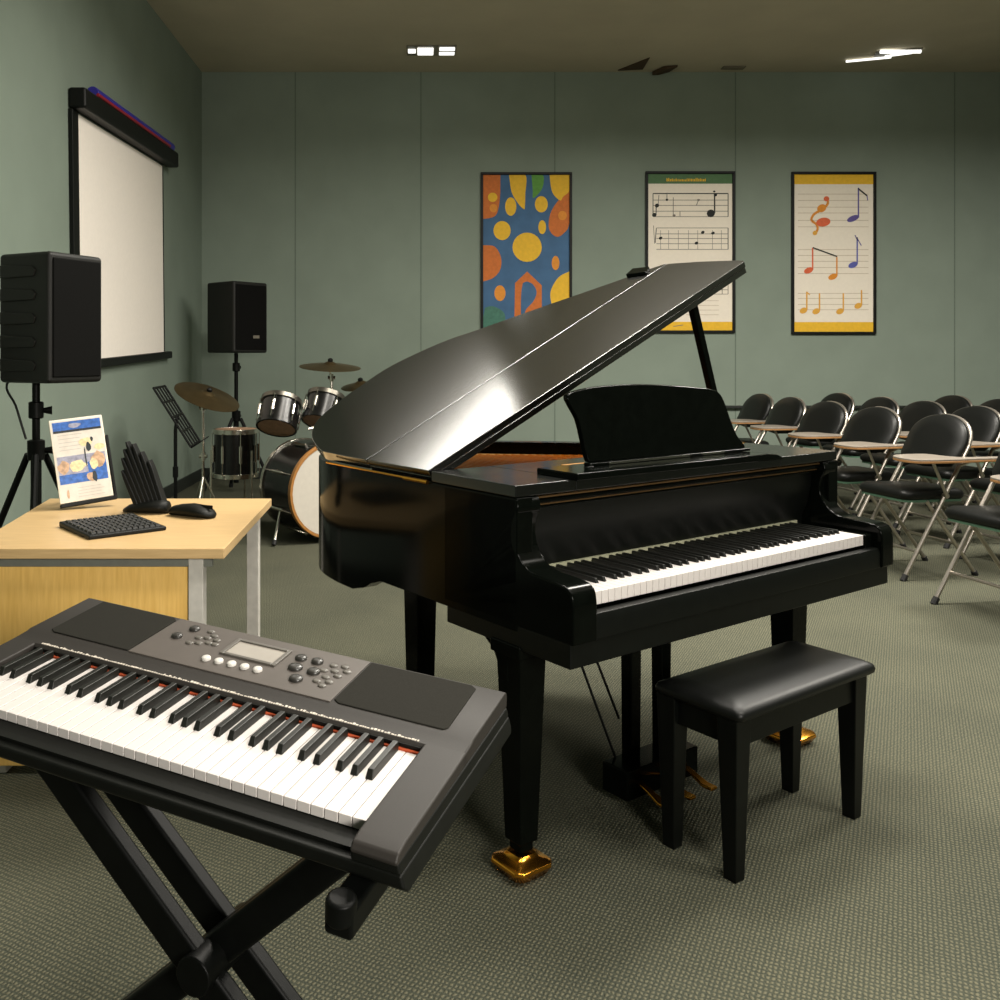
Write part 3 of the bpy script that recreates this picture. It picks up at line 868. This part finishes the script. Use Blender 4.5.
add(sm_([(.02, .86), (.12, .85), (.25, .9), (.22, 1), (0, 1)]), Te)
mb_.build('print', [M['p_blue'], M['p_yel'], M['p_org'], M['p_grn'], M['p_teal'], M['p_lorg']], p, smooth=0)
# 2 sheet music chart
p, mb_, add, ell, line = poster(2.455, 3.43, 1.59, 3.35, 'framed music chart with green header and black notes, partly behind the raised piano lid')
add([(0, 0), (1, 0), (1, .062), (0, .062)], 1, 1)
q = random.Random(5)
a = .22
while a < .68:
    wd = q.uniform(.008, .016)
    add([(a, .047), (a, .047 - q.choice((.012, .016, .022))), (a + wd, .047 - q.choice((.012, .016, .02))), (a + wd, .047)], 2, 2)
    a += wd + .006
add([(0, .945), (1, .945), (1, 1), (0, 1)], 2, 1)
for i, c in enumerate((.125, .167, .201, .238, .273)):
    line(.06, c, .95, c, .012 if i in (0,) else .007, 3 if i else 4)
for a in (.06, .95): line(a, .125, a, .273, .009, 4)
ell(.075, .262, .026, .013, 4, 3, -.5); ell(.107, .202, .026, .012, 4, 3, -.5); line(.097, .2, .097, .262, .01, 4); line(.13, .135, .12, .2, .008, 3)
ell(.745, .252, .048, .024, 4, 3, -.3); line(.79, .125, .79, .25, .016, 4); ell(.80, .133, .02, .01, 4, 3, -.5); ell(.785, .112, .014, .006, 4, 3)
line(.225, .12, .225, .165, .009, 3); ell(.225, .165, .015, .008, 4, 3); line(.30, .15, .30, .27, .008, 3); ell(.31, .265, .018, .007, 3, 3); line(.38, .24, .38, .27, .008, 3); line(.6, .165, .575, .2, .008, 3); ell(.6, .166, .018, .006, 3, 3)
for c in (.345, .383, .413, .446, .482): line(.10, c, .95, c, .007, 3)
for a in (.15, .245, .36, .48, .59, .765, .87): line(a, .36, a, .482, .005, 3)
for a in (.95,): line(a, .345, a, .482, .009, 4)
line(.10, .345, .085, .44, .009, 4); line(.065, .33, .08, .445, .007, 3)
for a, c in ((.65, .373), (.77, .378), (.575, .442), (.15, .41)): ell(a, c, .022, .009, 4, 3, -.4)
for c in (.68, .71, .74, .768): line(.5, c, .95, c, .006, 3)
for a in (.95, .88): line(a, .68, a, .768, .008, 3)
ell(.88, .695, .016, .008, 4, 3)
for c in (.81, .84, .87, .9): line(.45, c, .84, c, .005, 5)
line(.30, .975, .42, .965, .008, 3)
mb_.build('print', [M['white'], M['p_hdr'], M['p_yel'], M['p_line'], M['p_ink'], M['p_pale']], p, smooth=0)
# 3 coloured notes
p, mb_, add, ell, line = poster(4.045, 4.965, 1.575, 3.345, 'framed poster of coloured notes between yellow bands, rightmost on the back wall')
add([(0, 0), (1, 0), (1, .062), (0, .062)], 1, 1); add([(0, .938), (1, .938), (1, 1), (0, 1)], 1, 1)
for c in (.125, .165, .208, .245, .292, .333, .478, .515, .552, .592, .63, .756, .788, .826, .86):
    line(.05, c, .94, c, .006, 2)
# clef-like flourish
path = catmull([(.41, .145), (.43, .18), (.38, .215), (.31, .235), (.25, .255), (.22, .29), (.28, .315), (.30, .345), (.27, .375)], 4)
for i in range(len(path) - 1): line(*path[i], *path[i + 1], .03, 4, 3)
ell(.41, .155, .035, .016, 3, 4); ell(.35, .215, .06, .024, 4, 4, -.5); ell(.37, .303, .09, .028, 3, 5, -.15); ell(.265, .372, .03, .014, 5, 4, -.5)
def note(a, c, top_, mi, ra=.055, flag=None, sm2=None, st=.018):
    ell(a, c, ra, .018, mi, 4, -.4)
    line(a + ra * .85, c - .005, a + ra * .85, top_, st, sm2 if sm2 is not None else mi, 3)
note(.745, .28, .085, 6, .08)
line(.81, .09, .92, .135, .018, 8, 4); line(.92, .13, .93, .165, .012, 6, 3)
note(.185, .61, .465, 3, .06); note(.49, .65, .525, 4, .06); line(.237, .465, .545, .522, .016, 8, 5)
note(.745, .575, .40, 7, .062); line(.79, .40, .85, .452, .012, 6, 3); line(.77, .385, .80, .42, .012, 6, 3)
for a, c, t_ in ((.12, .865, .745), (.28, .87, .755), (.58, .87, .755), (.81, .835, .735)): note(a, c, t_, 5, .05)
line(.165, .75, .2, .765, .014, 5, 4)
mb_.build('print', [M['white'], M['p_yel'], M['p_pale'], M['p_red'], M['p_lorg'], M['p_amb'], M['p_pur'], M['p_bl2'], M['p_ink']], p, smooth=0)

# ------------------------------------------------------------------ drum kit
def axis_matrix(c, d, up=(0, 0, 1)):
    z = Vector(d).normalized()
    x = Vector(up).cross(z)
    x = x.normalized() if x.length > 1e-4 else Vector((1, 0, 0))
    y = z.cross(x)
    m = Matrix.Identity(4)
    for i in range(3):
        m[i][0] = x[i]; m[i][1] = y[i]; m[i][2] = z[i]; m[i][3] = c[i]
    return m
def ring(mb_, r0, r1, z0, z1, M_, n=40, mi=0):
    lo = []
    for r, z in ((r1, z0), (r1, z1), (r0, z1), (r0, z0)):
        lo.append([M_ @ Vector((r * math.cos(2 * PI * j / n), r * math.sin(2 * PI * j / n), z)) for j in range(n)])
    mb_.loops(lo, mi, cap=False, close=True)
def drum(name, label, cat, c, d, r, L_, hoopm, headf, headb, nl, extra=None):
    """c centre of the front head, d axis out of the front"""
    t = thing(name, label, cat)
    Mx = axis_matrix(c, d)
    MB().lathe([(r * .6, -L_), (r, -L_), (r, 0), (r * .6, 0)], Mx, 40).build('shell', M['drumblk'], t, smooth=40)
    MB().lathe([(.001, .004), (r * .97, .004), (r * .97, -.003), (.001, -.003)], Mx, 40).build('drum_head', headf, t, smooth=40)
    MB().lathe([(.001, -L_ - .004), (r * .97, -L_ - .004), (r * .97, -L_ + .003), (.001, -L_ + .003)], Mx, 40).build('drum_head', headb, t, smooth=40)
    for z0, hm_ in ((-.03, hoopm[0]), (-L_ - .008, hoopm[1])):
        h = MB(); ring(h, r * .975, r + .012, z0, z0 + .038, Mx)
        h.build('hoop', hm_, t, bevel=.003)
    for k in range(nl):
        a = 2 * PI * (k + .5) / nl
        q = [Mx @ Vector(((r + .018) * math.cos(a), (r + .018) * math.sin(a), z)) for z in (-.02, -L_ + .02)]
        m_ = MB().tube(q, .004, 6)
        e = [Mx @ Vector(((r + .012) * math.cos(a), (r + .012) * math.sin(a), z)) for z in (-L_ * .32, -L_ * .68)]
        m_.tube(e, .013, 8)
        m_.build('lug', M['chrome'], t)
    return t, Mx
bd_ax = Vector((.58, -.815, 0)).normalized()
bc = Vector((-.63, 6.62, .372))
bass, bM = drum('bass_drum', 'black bass drum with white front head, standing beyond the desk and half behind the piano', 'drum', bc, bd_ax, .335, .48, (M['hoop'], M['chrome']), M['head'], M['tanhead'], 8)
for sx in (-1, 1):
    a = bM @ Vector((sx * .30, -.12, -.22)); b = bM @ Vector((sx * .42, -.36, -.10)); b.z = .012
    sp_m = MB().tube([a, b], .011, 8)
    o = sp_m.build('spur', M['chrome'], bass)
    MB().tube([a.lerp(b, .88), b], .016, 8).build('rubber_tip', M['rubber'], o)
tm = MB()
mc = bc - bd_ax * .24
tm.tube([(mc.x, mc.y, .70), (mc.x, mc.y, .80)], .016, 10)
tm.tube([(mc.x - .06, mc.y, .80), (mc.x + .11, mc.y + .05, .83)], .012, 8)
tm.build('tom_mount', M['chrome'], bass)
tom_ax = Vector((.10, .50, .86))
drum('tom_drum', 'black rack tom with chrome lugs above the bass drum, the one nearer the left wall', 'drum', Vector((-1.06, 7.04, 1.0)), tom_ax, .145, .23, (M['dullchrome'], M['drumblk']), M['head'], M['tanhead'], 6)
drum('tom_drum', 'black rack tom with chrome lugs above the bass drum, the one beside the piano lid', 'drum', Vector((-.72, 7.10, 1.03)), Vector((.18, .45, .88)), .14, .22, (M['dullchrome'], M['drumblk']), M['head'], M['tanhead'], 6)
ft, fM = drum('floor_tom', 'black floor tom on chrome legs standing left of the bass drum', 'drum', Vector((-1.47, 7.32, .755)), Vector((0, 0, 1)), .17, .37, (M['chrome'], M['chrome']), M['tanhead'], M['tanhead'], 8)
for k in range(3):
    a = 2 * PI * k / 3 + R(200)
    c, s_ = math.cos(a), math.sin(a)
    MB().tube([(-1.47 + c * .195, 7.32 + s_ * .195, .60), (-1.47 + c * .195, 7.32 + s_ * .195, .12), (-1.47 + c * .225, 7.32 + s_ * .225, .0)], .009, 8).build('leg', M['chrome'], ft)
def cymbal(label, c, n, r, foot, rad=.26):
    t = thing('cymbal', label, 'cymbal')
    Mx = axis_matrix(c, n)
    MB().lathe([(.001, .032), (.03, .030), (.05, .016), (.06, .012), (r * .6, .004), (r, -.014), (r, -.017), (r * .6, .001), (.055, .008), (.03, .02), (.001, .022)], Mx, 40).build('plate', M['cymbal'], t, smooth=50)
    MB().lathe([(.006, .02), (.02, .03), (.022, .05), (.008, .06)], Mx, 12).build('wing_nut', M['blk'], t)
    cc = Vector(c); f = Vector(foot)
    st_ = MB().tube([cc, cc - Vector(n).normalized() * .05, Vector((f.x, f.y, cc.z - .09))], .008, 8).tube([(f.x, f.y, cc.z - .08), (f.x, f.y, .18)], .011, 10)
    for z in (cc.z - .10, cc.z * .55):
        st_.tube([(f.x - .03, f.y, z), (f.x + .03, f.y, z)], .014, 8).tube([(f.x, f.y, z - .03), (f.x, f.y, z + .03)], .018, 8)
    st_.build('stand_pole', M['chrome'], t)
    for k in range(3):
        a = 2 * PI * k / 3 + .4
        MB().tube([(f.x, f.y, .42), (f.x + math.cos(a) * rad, f.y + math.sin(a) * rad, .012)], .009, 8).build('leg', M['chrome'], t)
    return t
cymbal('tilted bronze cymbal on a chrome stand at the left of the drum kit', (-1.62, 7.0, 1.045), (.36, -.22, .9), .255, (-1.66, 7.02, 0), .2)
cymbal('flat bronze cymbal hanging above the rack toms, highest of the cymbals', (-.73, 7.45, 1.265), (.05, -.12, 1), .25, (-.72, 7.47, 0))
cymbal('small bronze cymbal peeping out above the piano lid behind the rack toms', (-.50, 7.75, 1.10), (-.1, -.2, 1), .17, (-.49, 7.77, 0), .2)

# music stand
mst = thing('music_stand', 'black wire music stand with tilted desk by the left wall', 'music stand', (-1.60, 6.0, 0))
mm = MB()
up_ = Vector((-.235, 0, .37)); wd_ = Vector((-.020, .20, 0)); c0 = Vector((.13, 0, .77))
def mp(a, b): return c0 + wd_ * a + up_ * b
for b in (0, .25, .5, .75, 1.0):
    mm.tube([mp(-1, b), mp(1, b)], .008, 8)
for a in (-1, -.5, 0, .5, 1):
    mm.tube([mp(a, 0), mp(a, 1.0)], .008 if abs(a) == 1 else .006, 8)
mm.bar(mp(-1, -.01) + Vector((.03, 0, .015)), mp(1, -.01) + Vector((.03, 0, .015)), .07, .008, up=up_)
mm.build('desk', M['stand'], mst)
MB().tube([(0.0, 0, .05), (0.0, 0, .86)], .012, 10).tube([(0, 0, .86), mp(0, .5)], .012, 8).tube([(0, 0, .55), (0, 0, .62)], .018, 10).build('pole', M['stand'], mst)
for k in range(3):
    a = 2 * PI * k / 3 + .3
    MB().tube([(0, 0, .22), (math.cos(a) * .28, math.sin(a) * .28, .012)], .009, 8).build('leg', M['stand'], mst)

# ------------------------------------------------------------------ tablet-arm chairs
def make_chair(label):
    t = thing('tablet_arm_chair', label, 'chair', group='tablet-arm folding chairs set out in rows')
    r_ = .0125
    hw = .235
    def tp_(z): return .29 - .585 * z       # forward position of the long side tube at height z
    for sx in (-1, 1):
        MB().tube([(sx * hw, tp_(.01), .012), (sx * hw, tp_(.45), .45), (sx * (hw - .005), tp_(.80), .80)], r_, 10).build('side_tube', M['steel'], t)
        lg = MB().tube([(sx * (hw - .03), .10, .465), (sx * (hw - .03), -.245, .012)], r_ * .95, 10).build('rear_leg', M['steel'], t)
        MB().tube([(sx * (hw - .03), -.235, .025), (sx * (hw - .03), -.248, 0)], .018, 10).build('rubber_foot', M['rubber'], lg)
        MB().tube([(sx * hw, tp_(.035), .035), (sx * hw, tp_(-.0), .0)], .018, 10).build('rubber_foot', M['rubber'], t)
    ar = []
    for k in range(17):
        q = PI * k / 16
        x = -(hw - .005) * math.cos(q)
        z = .80 + .165 * math.sin(q) ** .8
        ar.append((x, tp_(.80) - .36 * (z - .80), z))
    MB().tube(ar, r_, 10).build('back_bow', M['steel'], t)
    # padded back
    def bk(z): return tp_(z) if z < .8 else tp_(.8) - .36 * (z - .8)
    pts = []
    for k in range(25):
        q = PI * k / 24
        pts.append(((hw + .008) * math.cos(q), .785 + .19 * math.sin(q) ** .78))
    pts += [(-(hw + .002), .72), (-(hw - .03), .668), (0, .650), (hw - .03, .668), (hw + .002, .72)]
    cx_, cz_ = 0, .80
    def lay(k, off): return [(x * k, bk(cz_ + (z - cz_) * k) + off, cz_ + (z - cz_) * k) for x, z in pts]
    MB().loops([lay(.6, .016), lay(.95, .016), lay(1.0, .026), lay(1.0, .042), lay(.93, .058), lay(.6, .068)]).build('backrest', M['leather'], t, smooth=70)
    # padded seat
    sp_ = []
    for cx2, cy2, rr_, a0 in ((.19, .20, .06, 0), (-.19, .20, .06, 90), (-.17, -.15, .05, 180), (.17, -.15, .05, 270)):
        for k in range(6):
            a = R(a0 + 18 * k)
            sp_.append((cx2 + rr_ * math.cos(a) - (.03 if cx2 > 0 else -.03), cy2 + rr_ * math.sin(a)))
    def sl(k, z): return [(x * k, .02 + (y - .02) * k, z + .02 * y) for x, y in sp_]
    MB().loops([sl(.95, .470), sl(1.0, .480), sl(1.02, .500), sl(.99, .520), sl(.9, .533), sl(.6, .538)]).build('seat', M['leather'], t, smooth=70)
    MB().loops([sl(.9, .455), sl(.97, .457), sl(.97, .471), sl(.9, .471)]).build('seat_pan', M['mint'], t)
    MB().tube([(-hw, tp_(.17), .17), (hw, tp_(.17), .17)], .009, 8).build('front_rail', M['steel'], t)
    MB().tube([(-hw + .03, -.105, .20), (hw - .03, -.105, .20)], .009, 8).build('rear_rail', M['steel'], t)
    # writing tablet on the chair's left side with a narrow arm running back
    tb_ = [(-.33, -.36), (-.265, -.36), (-.255, -.14), (-.20, -.07), (-.06, -.04), (-.03, .02), (-.04, .15), (-.09, .24), (-.20, .28), (-.29, .27), (-.335, .21), (-.345, .04), (-.335, -.16)]
    tbc = catmull(tb_ + [tb_[0]], 4)[:-1]
    ta = MB().prism(tbc, lambda x, y: (x, y, .722), lambda x, y: (x, y, .733)).build('writing_tablet', M['desktab'], t, bevel=.003)
    MB().prism([(x * 1.006 - .0005, y * 1.006) for x, y in tbc], lambda x, y: (x, y, .709), lambda x, y: (x, y, .7215)).build('tablet_edge', M['tabedge'], ta, bevel=.002)
    MB().tube([(-hw - .015, tp_(.5), .50), (-hw - .045, .12, .708)], .0095, 8).tube([(-hw - .005, tp_(.68), .68), (-hw - .04, tp_(.69) - .03, .708)], .0095, 8).tube([(-hw - .02, tp_(.5), .5), (-hw + .01, tp_(.5), .5)], .016, 8).build('tablet_bracket', M['steel'], t)
    return t
spots = [
    (3.115, 4.80, 'tablet-arm chair cut by the right edge, nearest the camera, showing seat and front legs'),
    (3.120, 5.77, 'tablet-arm chair beside the piano keyboard end, second nearest the camera, its whole back in view'),
    (3.110, 6.58, 'tablet-arm chair third from the camera in the row beside the piano'),
    (3.110, 7.38, 'tablet-arm chair fourth from the camera in the row beside the piano'),
    (3.110, 8.15, 'tablet-arm chair fifth from the camera in the row beside the piano'),
    (3.110, 8.88, 'tablet-arm chair farthest from the camera in the row beside the piano, near the music desk'),
    (3.920, 5.92, 'tablet-arm chair nearest the camera in the middle row, cut by the right edge'),
    (3.900, 6.70, 'tablet-arm chair second from the camera in the middle row, back beside the right edge'),
    (3.930, 7.45, 'tablet-arm chair third from the camera in the middle row'),
    (3.930, 8.17, 'tablet-arm chair fourth from the camera in the middle row'),
    (3.940, 9.02, 'tablet-arm chair farthest from the camera in the middle row, mostly behind another back'),
    (4.760, 7.78, 'tablet-arm chair in the rearmost row, its back cut by the right edge'),
    (4.770, 8.50, 'tablet-arm chair in the rearmost row with its whole upper back against the wall'),
]
ch0 = make_chair(spots[0][2])
rc = random.Random(2)
for i, (x, y, l) in enumerate(spots):
    ang = R(102 + (0 if i < 2 else rc.uniform(-3, 3)))
    if i == 0:
        ch0.location = (x, y, 0); ch0.rotation_euler.z = ang
    else:
        copy_thing(ch0, (x, y, 0), ang, l)

# ------------------------------------------------------------------ ceiling things
l1 = thing('ceiling_light', 'small broken-looking ceiling light of three bright segments above the left half of the room', 'ceiling light', (.115, 9.27, ZC))
MB().box(-.25, .25, -.15, .15, -.012, -.001).build('housing', M['lampbody'], l1, bevel=.003)
for x0, x1, y0, y1 in ((-.235, -.16, -.06, .05), (-.14, .02, -.10, .11), (.08, .235, .03, .11), (.08, .235, -.11, -.03)):
    MB().box(x0, x1, y0, y1, -.022, -.0125).build('tube', M['glow'], l1, bevel=.004)
l2 = thing('ceiling_light', 'slanted ceiling light with two crossing bright tubes above the chairs', 'ceiling light', (4.75, 9.38, ZC))
MB().prism([(-.12, -.08), (.30, -.18), (.26, .02), (-.06, .10)], lambda x, y: (x, y, -.012), lambda x, y: (x, y, -.001)).build('housing', M['lampbody'], l2, bevel=.003)
MB().tube([(-.30, .20, -.02), (.10, .06, -.02)], .012, 8).build('tube', M['glow'], l2)
MB().tube([(-.10, -.12, -.024), (.30, -.13, -.024)], .02, 8).build('tube', M['glow'], l2)
MB().tube([(.02, .03, -.022), (.24, -.08, -.022)], .01, 8).build('tube', M['glow'], l2)
fl = MB().prism([(2.14, 9.92), (2.38, 9.50), (2.40, 9.88)], lambda x, y: (x, y, ZC - .012), lambda x, y: (x, y, ZC - .001)).build('ceiling_stain_panel', M['brown'])
tag(fl, 'torn brown triangular panel on the ceiling above the posters', 'ceiling panel')
fl2 = MB().prism([(2.52, 9.96), (2.60, 9.78), (2.74, 9.74), (2.70, 9.90), (2.60, 9.98)], lambda x, y: (x, y, ZC - .05 + (x - 2.5) * .1), lambda x, y: (x, y, ZC - .004)).build('hanging_tile_scrap', M['brown'], bevel=.006)
tag(fl2, 'dark brown scrap hanging from the ceiling beside the torn panel', 'ceiling scrap')
vt = MB().box(3.24, 3.48, 9.78, 9.88, ZC - .014, ZC - .001)
for k in range(4):
    vt.box(3.25, 3.47, 9.795 + k * .02, 9.803 + k * .02, ZC - .018, ZC - .013)
tag(vt.build('ceiling_vent', M['vent'], bevel=.002), 'small grey ceiling vent to the right of the brown scrap', 'vent')

# ------------------------------------------------------------------ light
def area(name, loc, size, power, color=(1, .95, .86), rot=(0, 0, 0), sizey=None, spread=180):
    l = bpy.data.lights.new(name, 'AREA')
    l.energy = power
    l.color = color
    l.shape = 'RECTANGLE'
    l.size = size
    l.size_y = sizey or size
    l.spread = R(spread)
    o = bpy.data.objects.new(name, l)
    o.location = loc
    o.rotation_euler = rot
    col.objects.link(o)
    return o
for i, x in enumerate((.7, 2.6, 4.9)):
    for j, y in enumerate((1.3, 3.6, 5.3)):
        area('unseen_overhead_light', (x, y, ZC - .06), 1.2, ((30, 100, 40)[i], (54, 20, 24)[i], (135, 160, 225)[i])[j], sizey=.6, spread=(122 if j < 2 and i == 0 else 166))
lo = Vector((-1.22, 7.5, 4.335))
area('unseen_overhead_light', lo, 1.5, 2.1, rot=(Vector((.0, 3.0, 1.3)) - lo).to_track_quat('-Z', 'Y').to_euler(), sizey=.2, spread=80)  # added unseen panel, only there to reflect as sheen in the piano lid
wl = Vector((1.3, YF + .1, 1.75))
area('front_fill', wl, 1.6, 52, rot=(Vector((-1.0, 2.9, .45)) - wl).to_track_quat('-Z', 'Y').to_euler(), sizey=.8, spread=84)  # added fill from behind the camera to brighten the desk front
for x in (.5, 4.0):  # added unseen point fills to brighten the ceiling; no pendants hang here
    l = bpy.data.lights.new('ceiling_fill', 'POINT')
    l.energy = 42
    l.color = (1, .94, .82)
    l.shadow_soft_size = .3
    o = bpy.data.objects.new('ceiling_fill', l)
    o.location = (x, 4.6, 3.75)
    col.objects.link(o)
w_ = bpy.data.worlds.new('world')
sc.world = w_
w_.use_nodes = True
w_.node_tree.nodes['Background'].inputs['Color'].default_value = (.02, .022, .02, 1)

sc.view_settings.view_transform = 'Standard'
sc.view_settings.look = 'None'
sc.view_settings.exposure = 0
sc.cycles.use_denoising = True
sc.cycles.max_bounces = 8
